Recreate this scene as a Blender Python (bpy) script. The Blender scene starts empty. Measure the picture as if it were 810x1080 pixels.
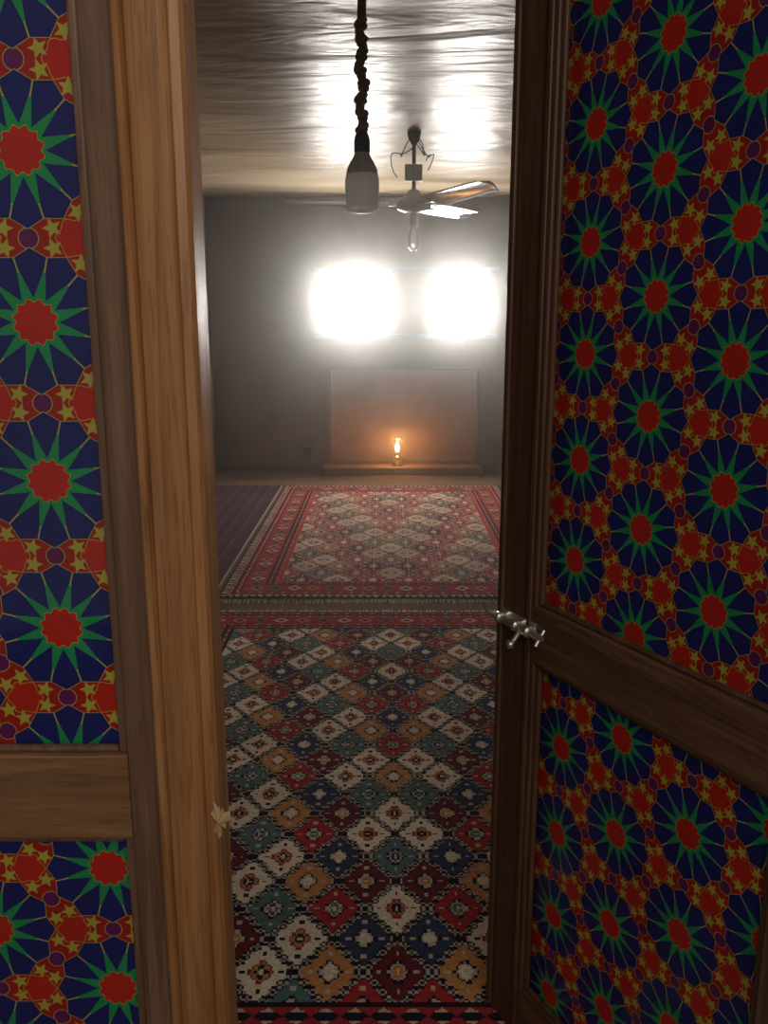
import bpy, math, random
import numpy as np
from mathutils import Vector
random.seed(3); rng=np.random.default_rng(5)
scene=bpy.context.scene
F=905.0; P=math.radians(12.4); EYE=1.4
YB=8.21; XL=-1.62; XR=2.0; ZC=2.52

# ---------------------------------------------------------------- helpers
def link(o,parent=None):
    scene.collection.objects.link(o)
    if parent is not None: o.parent=parent
    return o
def empty(name,loc=(0,0,0),rotz=0,parent=None):
    o=bpy.data.objects.new(name,None); o.location=loc; o.rotation_euler=(0,0,rotz)
    o.empty_display_size=.1
    return link(o,parent)
def mesh_obj(name,verts,faces,mat,parent=None,loc=(0,0,0),smooth=False):
    me=bpy.data.meshes.new(name); me.from_pydata([tuple(v) for v in verts],[],faces); me.update()
    if smooth:
        for p in me.polygons: p.use_smooth=True
    if mat: me.materials.append(mat)
    o=bpy.data.objects.new(name,me); o.location=loc
    return link(o,parent)
def boxes(name,lst,mat,parent=None,bevel=0.0,loc=(0,0,0)):
    V=[];Fc=[]
    for (x0,x1,y0,y1,z0,z1) in lst:
        x0,x1=sorted((x0,x1));y0,y1=sorted((y0,y1));z0,z1=sorted((z0,z1))
        b=len(V)
        V+=[(x0,y0,z0),(x1,y0,z0),(x1,y1,z0),(x0,y1,z0),(x0,y0,z1),(x1,y0,z1),(x1,y1,z1),(x0,y1,z1)]
        Fc+=[tuple(b+i for i in f) for f in [(0,3,2,1),(4,5,6,7),(0,1,5,4),(1,2,6,5),(2,3,7,6),(3,0,4,7)]]
    o=mesh_obj(name,V,Fc,mat,parent,loc)
    if bevel>0:
        m=o.modifiers.new('bevel','BEVEL'); m.width=bevel; m.segments=2; m.limit_method='ANGLE'
    return o
def box(name,x0,x1,y0,y1,z0,z1,mat,parent=None,bevel=0.0):
    return boxes(name,[(x0,x1,y0,y1,z0,z1)],mat,parent,bevel)
def lathe(name,prof,mat,parent=None,loc=(0,0,0),seg=32,rot=(0,0,0)):
    V=[];Fc=[]
    n=len(prof)
    for r,z in prof:
        for k in range(seg):
            a=2*math.pi*k/seg; V.append((r*math.cos(a),r*math.sin(a),z))
    for i in range(n-1):
        for k in range(seg):
            k2=(k+1)%seg
            Fc.append((i*seg+k,i*seg+k2,(i+1)*seg+k2,(i+1)*seg+k))
    o=mesh_obj(name,V,Fc,mat,parent,loc,True); o.rotation_euler=rot
    return o
def tube(name,pts,r,mat,parent=None,res=6,radii=None):
    cu=bpy.data.curves.new(name,'CURVE'); cu.dimensions='3D'; cu.bevel_depth=r; cu.bevel_resolution=res//2; cu.use_fill_caps=True
    s=cu.splines.new('POLY'); s.points.add(len(pts)-1)
    for i,p in enumerate(pts):
        s.points[i].co=(p[0],p[1],p[2],1)
        if radii: s.points[i].radius=radii[i]
    cu.materials.append(mat)
    o=bpy.data.objects.new(name,cu)
    return link(o,parent)

class NT:
    def __init__(s,name):
        s.m=bpy.data.materials.new(name); s.m.use_nodes=True
        s.t=s.m.node_tree; s.t.nodes.clear()
        s.out=s.t.nodes.new('ShaderNodeOutputMaterial')
    def n(s,typ,**k):
        nd=s.t.nodes.new(typ)
        for a,b in k.items(): setattr(nd,a,b)
        return nd
    def l(s,a,b): s.t.links.new(a,b)
    def setin(s,sock,v):
        if isinstance(v,bpy.types.NodeSocket): s.l(v,sock)
        else: sock.default_value=v
    def M(s,op,*a):
        nd=s.n('ShaderNodeMath',operation=op)
        for i,v in enumerate(a): s.setin(nd.inputs[i],v)
        return nd.outputs[0]
    def mix(s,fac,a,b,blend='MIX'):
        nd=s.n('ShaderNodeMix',data_type='RGBA',blend_type=blend)
        s.setin(nd.inputs[0],fac)
        for i,v in ((6,a),(7,b)):
            if isinstance(v,tuple): v=(v[0],v[1],v[2],1)
            s.setin(nd.inputs[i],v)
        return nd.outputs[2]
    def coord(s,scale=(1,1,1),kind='Object'):
        tc=s.n('ShaderNodeTexCoord'); mp=s.n('ShaderNodeMapping')
        s.l(tc.outputs[kind],mp.inputs[0]); mp.inputs['Scale'].default_value=scale
        return mp.outputs[0]
    def noise(s,vec,scale,detail=4,rough=.55,dist=0):
        nd=s.n('ShaderNodeTexNoise'); s.l(vec,nd.inputs['Vector'])
        nd.inputs['Scale'].default_value=scale; nd.inputs['Detail'].default_value=detail
        nd.inputs['Roughness'].default_value=rough; nd.inputs['Distortion'].default_value=dist
        return nd.outputs[0]
    def ramp(s,fac,stops):
        nd=s.n('ShaderNodeValToRGB'); s.l(fac,nd.inputs[0]); cr=nd.color_ramp
        while len(cr.elements)<len(stops): cr.elements.new(.5)
        for e,(p,c) in zip(cr.elements,stops): e.position=p; e.color=(c[0],c[1],c[2],1)
        return nd.outputs[0]
    def bsdf(s,color,rough=.6,metal=0,spec=.5,bump=None,bstr=.3,bdist=.002,coat=0,**kw):
        b=s.n('ShaderNodeBsdfPrincipled')
        s.setin(b.inputs['Base Color'],(color[0],color[1],color[2],1) if isinstance(color,tuple) else color)
        s.setin(b.inputs['Roughness'],rough); b.inputs['Metallic'].default_value=metal
        b.inputs['Specular IOR Level'].default_value=spec; b.inputs['Coat Weight'].default_value=coat
        if bump is not None:
            bn=s.n('ShaderNodeBump'); s.l(bump,bn.inputs['Height']); bn.inputs['Strength'].default_value=bstr; bn.inputs['Distance'].default_value=bdist
            s.l(bn.outputs[0],b.inputs['Normal'])
        for k,v in kw.items(): b.inputs[k].default_value=v
        s.l(b.outputs[0],s.out.inputs[0]); return b

def simple(name,c,rough=.6,metal=0,var=.15,**kw):
    m=NT(name); nz=m.noise(m.coord(),40,3)
    col=m.ramp(nz,[(.3,tuple(x*(1-var) for x in c)),(.7,tuple(min(1,x*(1+var)) for x in c))])
    m.bsdf(col,rough,metal,**kw); return m.m
def emis(name,c,st):
    m=NT(name); e=m.n('ShaderNodeEmission'); e.inputs[0].default_value=(*c,1); e.inputs[1].default_value=st
    m.l(e.outputs[0],m.out.inputs[0]); return m.m
def wood(name,dark,mid,light,axis='Z',rough=.5,spec=.4):
    m=NT(name)
    st={'Z':(1,1,.05),'X':(.05,1,1)}[axis]
    v=m.coord(st)
    g=m.noise(v,55,6,.65,.6); g2=m.noise(v,9,3,.5,.4)
    g3=m.noise(v,22,4,.6)
    a=m.ramp(g,[(.28,dark),(.5,mid),(.75,light)])
    b=m.mix(m.M('MULTIPLY',g2,.55),a,tuple(x*.6 for x in mid))
    c=m.mix(m.M('MULTIPLY',m.M('GREATER_THAN',g3,.6),.3),b,tuple(min(1,x*1.15) for x in light))
    fine=m.noise(v,260,3,.6)
    c=m.mix(m.M('MULTIPLY',m.M('LESS_THAN',fine,.4),.35),c,tuple(x*.6 for x in dark))
    m.bsdf(c,rough,0,spec,bump=g,bstr=.35,bdist=.003); return m.m

WOOD_L=wood('varnished_light_wood',(.21,.083,.03),(.42,.19,.07),(.57,.30,.125),rough=.42)
WOOD_D=wood('worn_stile_wood',(.09,.046,.026),(.18,.093,.052),(.27,.16,.095),rough=.5)
WOOD_DX=wood('worn_rail_wood',(.13,.060,.028),(.25,.12,.055),(.34,.18,.09),'X',rough=.5)
WOOD_R=wood('dark_stile_wood',(.06,.028,.017),(.125,.06,.035),(.19,.105,.063),rough=.45)
WOOD_RX=wood('dark_rail_wood',(.065,.031,.018),(.14,.068,.037),(.22,.125,.068),'X',rough=.45)
BRASS=simple('worn_brass',(.75,.62,.40),.3,1.0)
LATCH=simple('tarnished_silver_steel',(.82,.80,.74),.28,.9)
STEEL=simple('painted_fan_metal',(.45,.45,.43),.22,.3)
WHITE=simple('white_plastic',(.62,.62,.58),.35)
DARK=simple('black_plastic',(.02,.018,.016),.5)
CORD=simple('dusty_cord',(.22,.15,.11),.8)

# ---------------------------------------------------------------- girih film
def girih():
    m=NT('girih_film'); M=m.M
    tc=m.n('ShaderNodeTexCoord'); sp=m.n('ShaderNodeSeparateXYZ'); m.l(tc.outputs['Object'],sp.inputs[0])
    x,z=sp.outputs[0],sp.outputs[2]
    a=.1675; W=a*math.sqrt(3); H=a
    def wrap(v,p,off=0.):
        if off: v=M('ADD',v,off)
        return M('SUBTRACT',v,M('MULTIPLY',p,M('ROUND',M('DIVIDE',v,p))))
    ax,az=wrap(x,W),wrap(z,H); bx,bz=wrap(x,W,W/2),wrap(z,H,H/2)
    def ln(u,v): return M('SQRT',M('ADD',M('MULTIPLY',u,u),M('MULTIPLY',v,v)))
    la,lb=ln(ax,az),ln(bx,bz); s=M('LESS_THAN',la,lb); ns=M('SUBTRACT',1.,s)
    qx=M('ADD',M('MULTIPLY',ax,s),M('MULTIPLY',bx,ns)); qz=M('ADD',M('MULTIPLY',az,s),M('MULTIPLY',bz,ns))
    r=ln(qx,qz); th=M('ADD',M('ARCTAN2',qz,qx),2*math.pi)
    p12=M('PINGPONG',th,math.radians(15)); u=M('MULTIPLY',r,M('COSINE',p12)); w=M('MULTIPLY',r,M('SINE',p12))
    p6=M('PINGPONG',th,math.radians(30)); u6=M('MULTIPLY',r,M('COSINE',p6)); w6=M('MULTIPLY',r,M('SINE',p6))
    RED=(.62,.030,.018);RED2=(.46,.024,.017);YEL=(.54,.50,.07);NAVY=(.017,.025,.17);GRN=(.022,.35,.11);PUR=(.16,.02,.13)
    lt=lambda a_,b_:M('LESS_THAN',a_,b_)
    col=m.mix(0.,RED2,RED2)
    tx=M('SUBTRACT',u6,.0967)
    dt=ln(tx,w6); an=M('ARCTAN2',w6,tx)
    lob=M('MULTIPLY',M('COSINE',M('MULTIPLY',an,6.)),-.0018)
    bl=M('ADD',dt,lob)
    col=m.mix(lt(bl,.0192),col,YEL); col=m.mix(lt(bl,.0184),col,RED)
    du=M('SUBTRACT',u6,.0725); dw=M('SUBTRACT',w6,.0419); dp=ln(du,dw)
    col=m.mix(lt(dp,.0108),col,YEL); col=m.mix(lt(dp,.0099),col,PUR)
    # rosette
    wid2=M('MINIMUM',M('MULTIPLY',M('SUBTRACT',u,.018),.43),M('MULTIPLY',M('SUBTRACT',.0752,u),1.7))
    col=m.mix(lt(w,wid2),col,YEL)
    col=m.mix(lt(r,.052),col,GRN)
    wid=M('MINIMUM',M('MULTIPLY',M('SUBTRACT',u,.0245),.47),M('MULTIPLY',M('SUBTRACT',.0744,u),1.7))
    wid=M('MINIMUM',wid,M('SUBTRACT',M('MULTIPLY',u,.268),.0008))
    col=m.mix(lt(w,wid),col,NAVY)
    cs=M('MULTIPLY',M('COSINE',M('MULTIPLY',th,12.)),-.0018)
    col=m.mix(lt(r,M('ADD',.0228,cs)),col,YEL)
    col=m.mix(lt(r,M('ADD',.0220,cs)),col,RED)
    # five-point stars ringing each red flower
    rs=.0780; A0=math.radians(11.5)
    sx,sy=M('SUBTRACT',u6,rs*math.cos(A0)),M('SUBTRACT',w6,rs*math.sin(A0)); sr=ln(sx,sy)
    sa=M('PINGPONG',M('ADD',M('ARCTAN2',sy,sx),4*math.pi-A0+math.pi),math.radians(36))
    R=.0106;ri=.0047;mm=(R-ri*math.cos(math.radians(36)))/(ri*math.sin(math.radians(36)))
    e=M('MULTIPLY',sr,M('ADD',M('COSINE',sa),M('MULTIPLY',M('SINE',sa),mm)))
    col=m.mix(lt(e,R),col,YEL)
    nz=m.noise(m.coord(),7,3)
    col=m.mix(M('MULTIPLY',nz,.4),col,(.02,.012,.016))
    b=m.bsdf(col,.12,0,.7,bump=m.noise(m.coord(),9,2),bstr=.5,bdist=.006)
    tr=m.n('ShaderNodeBsdfTranslucent'); m.l(col,tr.inputs[0])
    mx=m.n('ShaderNodeMixShader'); mx.inputs[0].default_value=.35
    m.l(b.outputs[0],mx.inputs[1]); m.l(tr.outputs[0],mx.inputs[2]); m.l(mx.outputs[0],m.out.inputs[0])
    return m.m
GIRIH=girih()

# ---------------------------------------------------------------- doors
LW=.70; ZB=.022
def leaf(name,loc,rotz,f,inner,phU,phL,ws,wr):
    e=empty(name,loc,rotz); T=-f*.04; H=2.1
    hs=.085; z0,z1,z2,z3=.14,.812,.918,2.0
    edge=LW-.002 if f>0 else .678
    box('stile_hinge',0,hs,0,T,ZB,H,ws,e,.003)
    box('stile_meeting',inner,edge-.006*(f<0),0,T,ZB,H,ws,e,.003)
    box('rail_bottom',hs,inner,0,T,ZB,z0,wr,e,.002)
    box('rail_lock',hs,inner,f*.001,T,z1,z2,wr,e,.002)
    box('rail_top',hs,inner,0,T,z3,H,wr,e,.002)
    for nm,(a,b),ph in (('upper',(z2,z3),phU),('lower',(z0,z1),phL)):
        yy=-f*.016
        x0,x1=hs-.004,inner+.004; a2,b2=a-.004,b+.004
        V=[(x0-ph[0],0,a2-ph[1]),(x1-ph[0],0,a2-ph[1]),(x1-ph[0],0,b2-ph[1]),(x0-ph[0],0,b2-ph[1])]
        mesh_obj('patterned_pane_'+nm,V,[(0,1,2,3)],GIRIH,e,(ph[0],yy,ph[1]))
        bw=.011
        boxes('glazing_bead_'+nm,[(hs,hs+bw,yy+f*.001,-f*.005,a,b),(inner-bw,inner,yy+f*.001,-f*.005,a,b),
              (hs+bw,inner-bw,yy+f*.001,-f*.005,a,a+bw*.8),(hs+bw,inner-bw,yy+f*.001,-f*.005,b-bw*.8,b)],ws,e,.004)
    return e
dl=leaf('door_1',(-.867,.897,0),0,-1,.574,(.505,1.401),(.537,.762),WOOD_D,WOOD_DX)
def moulding(name,prof,z0,z1,mat,parent):
    n=len(prof); V=[(x,y,z0) for x,y in prof]+[(x,y,z1) for x,y in prof]
    Fc=[(i,(i+1)%n,n+(i+1)%n,n+i) for i in range(n)]+[tuple(range(n))[::-1],tuple(range(n,2*n))]
    return mesh_obj(name,V,Fc,mat,parent)
moulding('astragal',[(.609,0.),(.609,-.010),(.612,-.014),(.618,-.015),(.621,-.011),(.625,-.018),(.634,-.022),(.654,-.022),(.660,-.018),(.663,-.015),(.666,-.018),(.675,-.016),(.679,-.010),(.679,.041),(.676,.041),(.676,0.)],ZB,2.1,WOOD_L,dl)
mesh_obj('torn_film_scrap',[(.459,-.0,1.580),(.474,0,1.577),(.480,0,1.587),(.470,0,1.592),(.466,0,1.601),(.457,0,1.603)],[(0,1,2,3,4,5)],simple('bare_glass_paper',(.75,.7,.55),.6),dl,(0,.0155,0))
kv=[];kf=[]
for i in range(18):
    a=2*math.pi*i/18; rr=.015*(1+.35*math.sin(3*a+1)+.3*math.sin(7*a)); kv.append((.680+rr*.6*math.cos(a),-.018,.848+rr*1.2*math.sin(a)))
kv.append((.680,-.026,.848)); kf=[(i,(i+1)%18,18) for i in range(18)]
sp=mesh_obj('splintered_knot',kv,kf,simple('raw_splinter',(.55,.36,.18),.8),dl)
sp.modifiers.new('s','SOLIDIFY').thickness=.010

ang=math.atan2(.8915,-.453)
dr=leaf('door_2',(.533,.9,0),ang,1,.592,(.3684,1.437),(.38,.76),WOOD_R,WOOD_RX)
boxes('stile_moulding',[(.600,.612,.0005,.006,ZB+.01,2.09),(.684,.698,.0005,.008,ZB+.01,2.09)],WOOD_R,dr,.003)
lt_=empty('slide_bolt',(0,0,0),0,dr)
bz=.872
boxes('back_plate',[(.585,.69,.0005,.004,bz-.016,bz+.016)],LATCH,lt_,.001)
def rod(name,p0,p1,r,par=lt_,mat=LATCH): return tube(name,[p0,p1],r,mat,par)
rod('bolt_bar',(.555,.013,bz),(.715,.013,bz),.006)
for k,xx in enumerate((.595,.63,.68)):
    lathe(f'guide_{k}',[(.0055,-.006),(.0105,-.006),(.0105,.006),(.0055,.006)],LATCH,lt_,(xx,.013,bz),20,(0,math.pi/2,0))
rod('bolt_handle',(.612,.013,bz),(.606,.038,bz-.020),.0045)
lathe('handle_knob',[(0,-.008),(.006,-.006),(.008,0),(.006,.006),(0,.008)],LATCH,lt_,(.605,.042,bz-.022),16)
rod('bolt_hook',(.712,.013,bz),(.706,.030,bz+.016),.0045)
rod('staple',(.56,.004,bz+.012),(.56,.022,bz-.014),.004)

boxes('trim_1',[(-.935,-.873,.88,1.0,0,2.19),(.578,.64,.88,1.0,0,2.19),(-.873,.578,.88,1.0,2.12,2.19)],WOOD_R,None,.004)
box('threshold',-.87,.575,.88,1.0,0.0,.006,WOOD_R)

# ---------------------------------------------------------------- room shell
def plaster(name,c1,c2,rough=.85,scale=1.2):
    m=NT(name); v=m.coord((1,1,1)); n1=m.noise(v,scale,6,.6,.3); n2=m.noise(v,30,3)
    col=m.ramp(n1,[(.3,c1),(.7,c2)])
    m.bsdf(col,rough,0,.12,bump=n2,bstr=.25,bdist=.004); return m.m
WALL=plaster('smoked_plaster',(.115,.062,.028),(.23,.135,.068))
NICHE=plaster('niche_board',(.25,.135,.06),(.36,.205,.10),.65,2.5)
def ceil_mat():
    m=NT('glossy_oil_painted_ceiling'); v=m.coord((.5,1.5,1))
    n1=m.noise(v,1.3,6,.6,.7); n2=m.noise(v,2.4,3,.5,.9); n3=m.noise(m.coord((.4,1.8,1)),5,3,.6,.6)
    col=m.ramp(n1,[(.3,(.20,.145,.085)),(.5,(.38,.30,.195)),(.7,(.54,.45,.31))])
    h=m.M('ADD',m.M('MULTIPLY',n2,1.1),m.M('MULTIPLY',n3,.3))
    rg=m.M('ADD',.20,m.M('MULTIPLY',n1,.28))
    m.bsdf(col,rg,0,.08,bump=h,bstr=.75,bdist=.03); return m.m
CEIL=ceil_mat()
def floor_mat():
    m=NT('felt_floor_cover'); v=m.coord(); n1=m.noise(v,3,5); n2=m.noise(v,220,2)
    col=m.mix(.35,m.ramp(n1,[(.3,(.13,.075,.045)),(.7,(.19,.12,.07))]),m.ramp(n2,[(.35,(.07,.045,.03)),(.65,(.28,.19,.125))]))
    m.bsdf(col,.95,0,.05); return m.m
FLOOR=floor_mat()
box('floor',XL-.2,XR+.2,-2.2,YB+.3,-.1,0,FLOOR)
box('ceiling',XL-.2,XR+.2,.9,YB+.3,ZC,ZC+.1,CEIL)
box('wall_left',XL-.2,XL,1.0,YB,0,ZC,WALL)
box('wall_right',XR,XR+.2,1.0,YB,0,ZC,WALL)
boxes('wall_front',[(XL-.2,-.935,.9,1.0,0,ZC),(.64,XR+.2,.9,1.0,0,ZC),(-.935,.64,.9,1.0,2.19,ZC)],WALL)
w1=(-.60,.03);w2=(.45,.98);wz=(1.31,1.87);nx=(-.52,.89);nz_=(.07,.97)
Y2=YB+.3
boxes('wall_back',[(XL-.2,nx[0],YB,Y2,0,wz[0]),(nx[1],XR+.2,YB,Y2,0,wz[0]),(nx[0],nx[1],YB,Y2,nz_[1],wz[0]),
   (nx[0],nx[1],YB,Y2,0,nz_[0]),(nx[0],nx[1],YB+.2,Y2,nz_[0],nz_[1]),
   (XL-.2,w1[0],YB,Y2,wz[0],ZC),(w1[1],w2[0],YB,Y2,wz[0],ZC),(w2[1],XR+.2,YB,Y2,wz[0],ZC),
   (w1[0],w1[1],YB,Y2,wz[1],ZC),(w2[0],w2[1],YB,Y2,wz[1],ZC)],WALL)
box('niche_panel',nx[0]+.002,nx[1]-.002,YB+.185,YB+.199,nz_[0]+.002,nz_[1]-.002,NICHE)
boxes('trim_2',[(nx[0]-.022,nx[0],YB-.006,YB,.08,nz_[1]+.022),(nx[1],nx[1]+.022,YB-.006,YB,.08,nz_[1]+.022),(nx[0],nx[1],YB-.006,YB,nz_[1],nz_[1]+.022)],WALL,None,.002)
box('hearth_ledge',nx[0]-.05,nx[1]+.05,YB-.22,YB-.001,0,.07,NICHE,None,.01)
boxes('baseboard_back',[(XL,nx[0]-.06,YB-.015,YB,0,.07),(nx[1]+.06,XR,YB-.015,YB,0,.07)],WOOD_R,None,.003)
SKY=emis('overexposed_daylight_glass',(1.0,.955,.89),66)
FR=simple('window_frame_paint',(.12,.10,.09),.5)
for i,w in enumerate((w1,w2)):
    e=empty(f'window_{i+1}')
    box('bright_glass',w[0]+.02,w[1]-.02,YB+.07,YB+.075,wz[0]+.02,wz[1]-.02,SKY,e)
    boxes('frame',[(w[0],w[0]+.03,YB-.01,YB+.09,*wz),(w[1]-.03,w[1],YB-.01,YB+.09,*wz),(w[0]+.03,w[1]-.03,YB-.01,YB+.09,wz[0],wz[0]+.03),(w[0]+.03,w[1]-.03,YB-.01,YB+.09,wz[1]-.03,wz[1])],FR,e,.003)
boxes('trim_3',[(-.66,1.06,YB-.035,YB-.011,wz[0]-.05,wz[0]-.005),(-.66,1.06,YB-.03,YB-.011,wz[1],wz[1]+.03)],FR,None,.004)

# ---------------------------------------------------------------- rugs
def rugmat(name):
    m=NT(name); a=m.n('ShaderNodeAttribute'); a.attribute_name='knots'
    nz=m.noise(m.coord(),380,2); c=m.mix(m.M('MULTIPLY',nz,.3),a.outputs[0],(.02,.015,.012))
    m.bsdf(c,.95,0,.08,bump=nz,bstr=.4,bdist=.002); return m.m
RUG=rugmat('wool_knots')
FRINGE=simple('cotton_fringe',(.50,.41,.29),.9)
def rug(name,x0,x1,y0,y1,cell,func,fringe=(True,True)):
    nx=int(round((x1-x0)/cell)); ny=int(round((y1-y0)/cell))
    z=.012
    xs=np.linspace(x0,x1,nx+1); ys=np.linspace(y0,y1,ny+1)
    X,Y=np.meshgrid(xs,ys)
    Z=z+.0012*np.sin(X*5+1)*np.sin(Y*4.1)
    co=np.stack([X,Y,Z],-1).reshape(-1,3)
    idx=np.arange((nx+1)*(ny+1)).reshape(ny+1,nx+1)
    f=np.stack([idx[:-1,:-1],idx[:-1,1:],idx[1:,1:],idx[1:,:-1]],-1).reshape(-1,4)
    me=bpy.data.meshes.new(name); me.vertices.add(len(co)); me.vertices.foreach_set('co',co.ravel())
    me.loops.add(f.size); me.loops.foreach_set('vertex_index',f.ravel().astype(np.int32))
    me.polygons.add(len(f)); me.polygons.foreach_set('loop_start',np.arange(0,f.size,4,dtype=np.int32)); 
    me.update(calc_edges=True)
    xc=(xs[:-1]+xs[1:])/2; yc=(ys[:-1]+ys[1:])/2; XC,YC=np.meshgrid(xc,yc)
    col=func(XC-(x0+x1)/2,YC-y0,x1-x0,y1-y0)
    col=col*(1+.10*rng.standard_normal(XC.shape))[...,None]
    abr=1+.08*np.sin(YC*13+np.sin(YC*5))[...,None]; col=np.clip(col*abr,0,1)
    c4=np.ones((len(f),4)); c4[:,:3]=col.reshape(-1,3); c4=np.repeat(c4,4,axis=0)
    at=me.attributes.new('knots','FLOAT_COLOR','CORNER'); at.data.foreach_set('color',c4.ravel().astype(np.float32))
    me.materials.append(RUG); o=link(bpy.data.objects.new(name,me))
    box('backing',x0,x1,y0,y1,.0005,z-.002,FRINGE,o)
    V=[];Fc=[]
    for side,on in ((0,fringe[0]),(1,fringe[1])):
        if not on: continue
        yb=y0 if side==0 else y1; d=-1 if side==0 else 1
        k=x0
        while k<x1:
            L=.035+random.random()*.03; dx=(random.random()-.5)*.02; b=len(V)
            V+=[(k,yb,.009),(k+.006,yb,.009),(k+.005+dx,yb+d*L,.003),(k+dx,yb+d*L,.003)]; Fc.append((b,b+1,b+2,b+3)); k+=.009
    if V: mesh_obj('fringe',V,Fc,FRINGE,o)
    return o
WH=(.84,.72,.55)
PAL=np.array([(.42,.028,.030),(.60,.26,.085),WH,(.10,.18,.18),WH,(.15,.017,.028),(.04,.05,.11)])
NAVY=np.array((.015,.010,.024)); CREAM=np.array((.72,.61,.46)); RED=np.array((.38,.028,.032)); TAN=np.array((.50,.25,.10)); TEAL=np.array((.08,.15,.15))
def lattice(X,Y,hx,hy,q,bg,palette,bold=1.):
    Xq=np.floor(X/q+.5)*q; Yq=np.floor(Y/q+.5)*q
    i0=np.round(X/hx); j0=np.round(Y/hy)
    best=np.full(X.shape,9.);bi=np.zeros(X.shape);bj=np.zeros(X.shape)
    for di in (-1,0,1):
        for dj in (-1,0,1):
            i=i0+di;j=j0+dj; ok=((i+j)%2)==0
            d=np.abs(Xq-i*hx)/hx+np.abs(Yq-j*hy)/hy
            d=np.where(ok,d,99); m=d<best
            best=np.where(m,d,best);bi=np.where(m,i,bi);bj=np.where(m,j,bj)
    u=np.abs(Xq-bi*hx)/hx; v=np.abs(Yq-bj*hy)/hy
    d=np.maximum(best,np.maximum(u,v)*1.08)
    A=(np.abs(bi)+bj)/2; B=(np.abs(bi)-bj)/2
    n=len(palette)
    k1=(A+2*B).astype(int)%n
    col=np.empty(X.shape+(3,)); col[:]=bg
    main=palette[k1]; isl=main.sum(-1)>1.6; dk=main.sum(-1)<.25
    f=(d<.95)&(d>.89); col[f]=np.array(CREAM)*.7
    f=d<.84; col[f]=main[f]
    alt=palette[(k1+3)%n]
    ring=(d<.40)&(d>.32); col[ring&isl]=RED; col[ring&~isl]=NAVY
    med=d<=.32; col[med&~isl]=CREAM*.8; col[med&isl]=TAN
    med=d<=.22; col[med]=np.where(isl[...,None],NAVY,alt)[med]
    med=d<=.09; col[med]=CREAM
    hk=(((u<.07)&(v>.46)&(v<.60))|((v<.05)&(u>.46)&(u<.62))); col[hk&isl]=NAVY; col[hk&~isl]=CREAM*.8
    return col
def bands(e,along,seq,col):
    p=0
    for w,kind in seq:
        m=(e>=p)&(e<p+w); t=(e-p)/w
        if kind=='navy': col[m]=NAVY
        elif kind=='cream': col[m]=CREAM
        elif kind=='red': col[m]=RED
        elif kind=='teal': col[m]=TEAL
        elif kind=='zig':
            s=np.abs((along/.06)%1-.5)*2; a=s>np.abs(t-.5)*2
            c=np.where(a[...,None],CREAM*.8,RED); col[m]=c[m]
            s2=a&(np.abs(t-.5)<.28); col[m&s2]=NAVY
        elif kind=='dia':
            s=np.abs((along/.10)%1-.5)*2; d=s+np.abs(t-.5)*2; ii=np.floor(along/.10).astype(int)%3
            c=np.array([CREAM*.8,TAN,TEAL])[ii]; base=np.empty(col.shape);base[:]=RED*.8
            base[d<.75]=c[d<.75]; base[d<.4]=NAVY; col[m]=base[m]
        elif kind=='chk':
            a=(np.floor(along/.02)%2)==0; c=np.where(a[...,None],CREAM*.7,NAVY); col[m]=c[m]
        p+=w
    return p
def make(hx,hy,q,seq,pal,bg,fade=0):
    def fn(X,Y,W,L):
        ex=W/2-np.abs(X); ey=np.minimum(Y,L-Y)
        col=lattice(X+.03,Y-L/2,hx,hy,q,bg,pal)
        bw=sum(s[0] for s in seq); c2=col.copy()
        e=np.minimum(ex,ey); along=np.where(ex<ey,Y,X)
        bands(e,along,seq,c2); m=e<bw; col[m]=c2[m]
        return col*(1-fade)+fade*np.array((.22,.15,.14))
    return fn
SEQ1=[(.02,'navy'),(.05,'zig'),(.012,'red'),(.08,'dia'),(.012,'red'),(.045,'zig'),(.015,'navy')]
rug('patterned_rug',-.93,1.05,1.30,4.02,.0045,make(.075,.104,.0065,SEQ1,PAL,NAVY))
SEQ2=[(.02,'navy'),(.03,'chk'),(.05,'zig'),(.015,'navy'),(.11,'dia'),(.015,'navy'),(.04,'zig'),(.02,'red')]
PAL2=np.array([(.34,.05,.05),(.42,.22,.10),(.56,.43,.32),(.16,.15,.12),(.48,.36,.25),(.12,.04,.06),(.36,.07,.06)])
rug('patterned_rug.001',-.87,1.01,4.24,7.40,.008,make(.10,.14,.010,SEQ2,PAL2,np.array((.17,.025,.035)),.04))
def kil(X,Y,W,L):
    t=(X+W/2); col=np.empty(X.shape+(3,)); col[:]=(.055,.025,.04)
    s=(t/.09)%1
    col[(s<.12)]=(.16,.03,.035); col[(s>.5)&(s<.58)]=(.02,.015,.04); col[(s>.75)&(s<.8)]=(.14,.09,.08)
    return col
rug('striped_kilim',-1.60,-.895,4.11,7.40,.009,kil,(False,False))

# ---------------------------------------------------------------- hanging bulb
hb=empty('hanging_light_bulb',(-.072,3.0,0))
g=NT('frosted_bulb_plastic'); bb=g.bsdf((.86,.86,.82),.35,0,.5)
tr=g.n('ShaderNodeBsdfTranslucent'); tr.inputs[0].default_value=(.9,.9,.86,1)
mx=g.n('ShaderNodeMixShader'); mx.inputs[0].default_value=.65
g.l(bb.outputs[0],mx.inputs[1]); g.l(tr.outputs[0],mx.inputs[2]); g.l(mx.outputs[0],g.out.inputs[0])
lathe('diffuser',[(.0,1.757),(.025,1.758),(.042,1.763),(.051,1.775),(.0545,1.79),(.056,1.83),(.056,1.86),(.053,1.875),(.051,1.882)],g.m,hb)
GREY=simple('bulb_heat_sink',(.50,.48,.43),.45)
lathe('housing',[(.052,1.878),(.050,1.895),(.040,1.915),(.029,1.932),(.024,1.945),(.0235,1.95)],GREY,hb)
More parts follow.
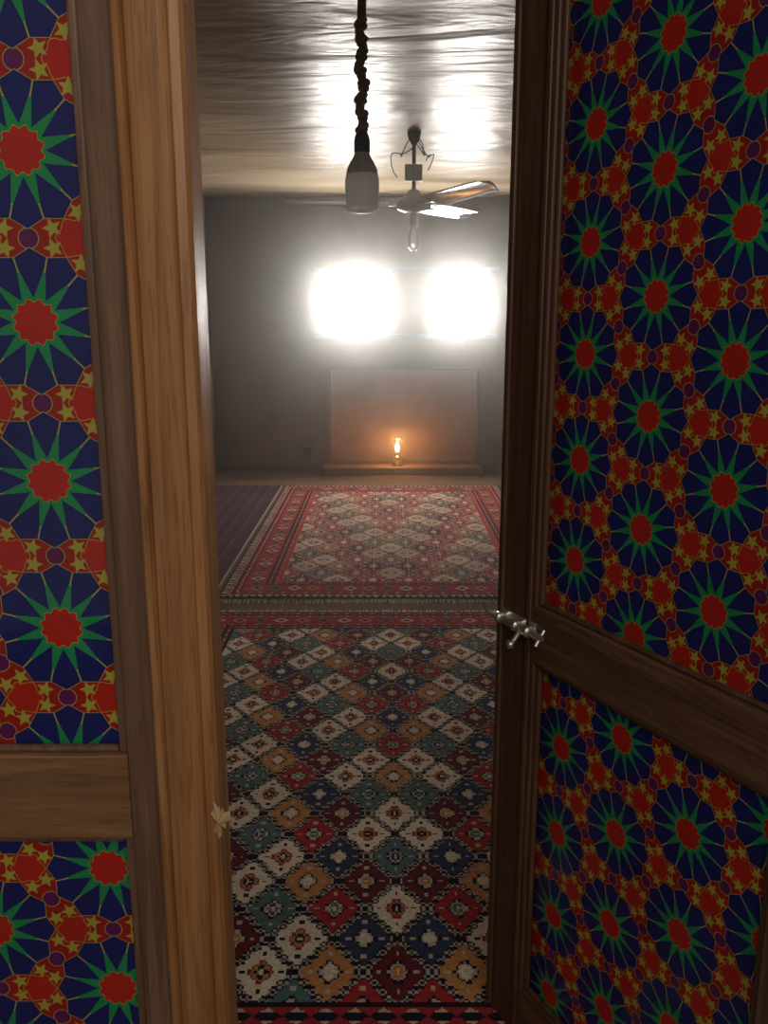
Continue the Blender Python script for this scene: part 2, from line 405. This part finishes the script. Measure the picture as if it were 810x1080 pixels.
lathe('lamp_holder',[(.0235,1.945),(.026,1.948),(.026,1.985),(.022,2.0),(.014,2.012),(.006,2.02),(0,2.022)],DARK,hb)
for k in range(2):
    pts=[];rad=[]
    N=260
    for i in range(N):
        t=i/(N-1); z=2.012+t*.33; a=t*2*math.pi*9+k*math.pi
        rr=.0095*(1+.45*math.sin(t*47+k))
        pts.append((rr*math.cos(a)+.006*math.sin(t*19),rr*math.sin(a),z)); rad.append(1+.5*abs(math.sin(t*60+k*1.3)))
    tube(f'twisted_flex_{k}',pts,.0072,CORD,hb,6,rad)
tube('flex_upper',[(0,0,2.33),(.003,0,2.42),(0,0,2.5)],.015,CORD,hb)
lathe('ceiling_hook_rose',[(.0,2.49),(.02,2.492),(.035,2.505),(.04,2.519)],DARK,hb)

# ---------------------------------------------------------------- ceiling fan
FX,FY=.18,5.48
cf=empty('ceiling_fan',(FX,FY,0))
lathe('canopy',[(.012,2.44),(.02,2.45),(.035,2.48),(.042,2.515)],DARK,cf)
lathe('downrod',[(.012,2.13),(.012,2.45)],DARK,cf,seg=16)
box('regulator_box',-.055,.05,-.03,.03,2.235,2.33,WHITE,cf,.006)
lathe('motor_housing',[(.02,2.19),(.035,2.18),(.05,2.15),(.075,2.14),(.10,2.12),(.105,2.095),(.10,2.075),(.07,2.062),(.03,2.055),(.0,2.055)],STEEL,cf)
for a,ht in ((178,0),(58,0),(-60,0)):
    b=empty(f'blade_assembly_{a%360}',(0,0,2.10),math.radians(a),cf)
    V=[];Fc=[];n=16;mn=6
    for i in range(n+1):
        t=i/n; x=.15+t*.63; w=.055+.03*math.sin(min(1,t*1.6)*math.pi/2); 
        if t>.9: w*=math.sqrt(max(.08,1-((t-.9)/.1)**2*.85))
        for j in range(mn+1):
            s=j/mn*2-1; y=s*w; z=-.022*s*(1-.3*t)+.012*(1-s*s)+.015*t
            V.append((x,y,z))
    for i in range(n):
        for j in range(mn):
            q=i*(mn+1)+j; Fc.append((q,q+1,q+mn+2,q+mn+1))
    o=mesh_obj('blade',V,Fc,STEEL,b,smooth=True); o.modifiers.new('s','SOLIDIFY').thickness=.003
    box('blade_arm',.08,.22,-.018,.018,-.006,.002,STEEL,b,.002)
lathe('lamp_socket',[(.0,2.06),(.022,2.055),(.022,1.985),(.0,1.98)],WHITE,cf)
G2=NT('clear_bulb_glass'); G2.bsdf((.85,.85,.82),.12,0,.5,**{'Transmission Weight':.6}); 
lathe('small_bulb',[(.016,1.985),(.018,1.96),(.032,1.92),(.036,1.88),(.030,1.85),(.015,1.832),(0,1.828)],G2.m,cf)
for k in range(5):
    s=random.choice((-1,1)); pts=[]
    for i in range(9):
        t=i/8; pts.append((s*(.01+.10*math.sin(t*2.4)*(.5+.2*k)),-.02+.01*k,2.45-.16*t*(.4+.15*k)+.03*math.sin(t*7+k)))
    tube(f'loose_wire_{k}',pts,.003,DARK,cf)

# ---------------------------------------------------------------- oil lamp
ol=empty('oil_lamp',(.127,YB-.10,.07))
lathe('font',[(0,0),(.05,0),(.052,.01),(.03,.02),(.025,.03),(.045,.05),(.05,.07),(.04,.095),(.02,.105),(.02,.115),(0,.115)],BRASS,ol)
lathe('burner_gallery',[(.016,.112),(.03,.12),(.032,.135),(.02,.14)],BRASS,ol)
lathe('flame',[(0,.135),(.012,.145),(.02,.165),(.019,.185),(.011,.21),(.004,.235),(0,.245)],emis('flame_glow',(1,.5,.16),60),ol,seg=16)
lathe('flame_guard_ring',[(.022,.262),(.03,.258),(.032,.27),(.024,.275)],DARK,ol)
for k in range(3):
    a=k*2.094+.5; tube(f'guard_wire_{k}',[(.03*math.cos(a),.03*math.sin(a),.13),(.042*math.cos(a),.042*math.sin(a),.19),(.028*math.cos(a),.028*math.sin(a),.265)],.0022,DARK,ol)
L=bpy.data.lights.new('flame_light','POINT'); L.energy=5.5; L.color=(1,.47,.15); L.shadow_soft_size=.02
lo=link(bpy.data.objects.new('flame_light',L),ol); lo.location=(0,-.05,.24)
ws=empty('wall_socket',(-.74,YB,0))
box('socket_plate',-.04,.04,-.014,0,.15,.23,DARK,ws,.004)
box('plug',-.02,.02,-.045,-.014,.17,.21,DARK,ws,.004)
tube('plug_cable',[(0,-.04,.175),(.03,-.05,.10),(.1,-.06,.03),(.2,-.05,.012)],.005,DARK,ws)

# ---------------------------------------------------------------- added haze volume: forward scatter for the window glare halo, plus an even veil
hz=NT('glow_haze')
v=hz.n('ShaderNodeVolumeScatter'); v.inputs['Density'].default_value=.023; v.inputs['Anisotropy'].default_value=.955; v.inputs['Color'].default_value=(.90,.96,1,1)
v2=hz.n('ShaderNodeVolumeScatter'); v2.inputs['Density'].default_value=.007; v2.inputs['Anisotropy'].default_value=.5; v2.inputs['Color'].default_value=(1,.84,.64,1)
ad=hz.n('ShaderNodeAddShader'); hz.l(v.outputs[0],ad.inputs[0]); hz.l(v2.outputs[0],ad.inputs[1])
hz.l(ad.outputs[0],hz.out.inputs['Volume'])
box('glow_haze',XL+.002,XR-.002,1.6,YB-.17,.075,ZC-.003,hz.m)

# ---------------------------------------------------------------- light
wd=bpy.data.worlds.new('World'); scene.world=wd; wd.use_nodes=True
bg=wd.node_tree.nodes['Background']; bg.inputs[0].default_value=(1,.92,.82,1); bg.inputs[1].default_value=.20
L=bpy.data.lights.new('front_fill_light','AREA'); L.energy=13; L.size=.9; L.color=(1,.93,.84)  # added fill light behind the camera, brightens the door fronts
lo=link(bpy.data.objects.new('front_fill_light',L)); lo.location=(.45,-.9,2.25)
lo.rotation_euler=(Vector((-.05,1.0,1.75))-Vector(lo.location)).to_track_quat('-Z','Y').to_euler()

cam=bpy.data.cameras.new('Camera'); co=link(bpy.data.objects.new('Camera',cam)); scene.camera=co
cam.sensor_fit='VERTICAL'; cam.sensor_height=36; cam.lens=36*F/1080; cam.clip_start=.02
co.location=(0,0,EYE); co.rotation_euler=(math.radians(90)-P,0,0)
scene.view_settings.view_transform='Standard'
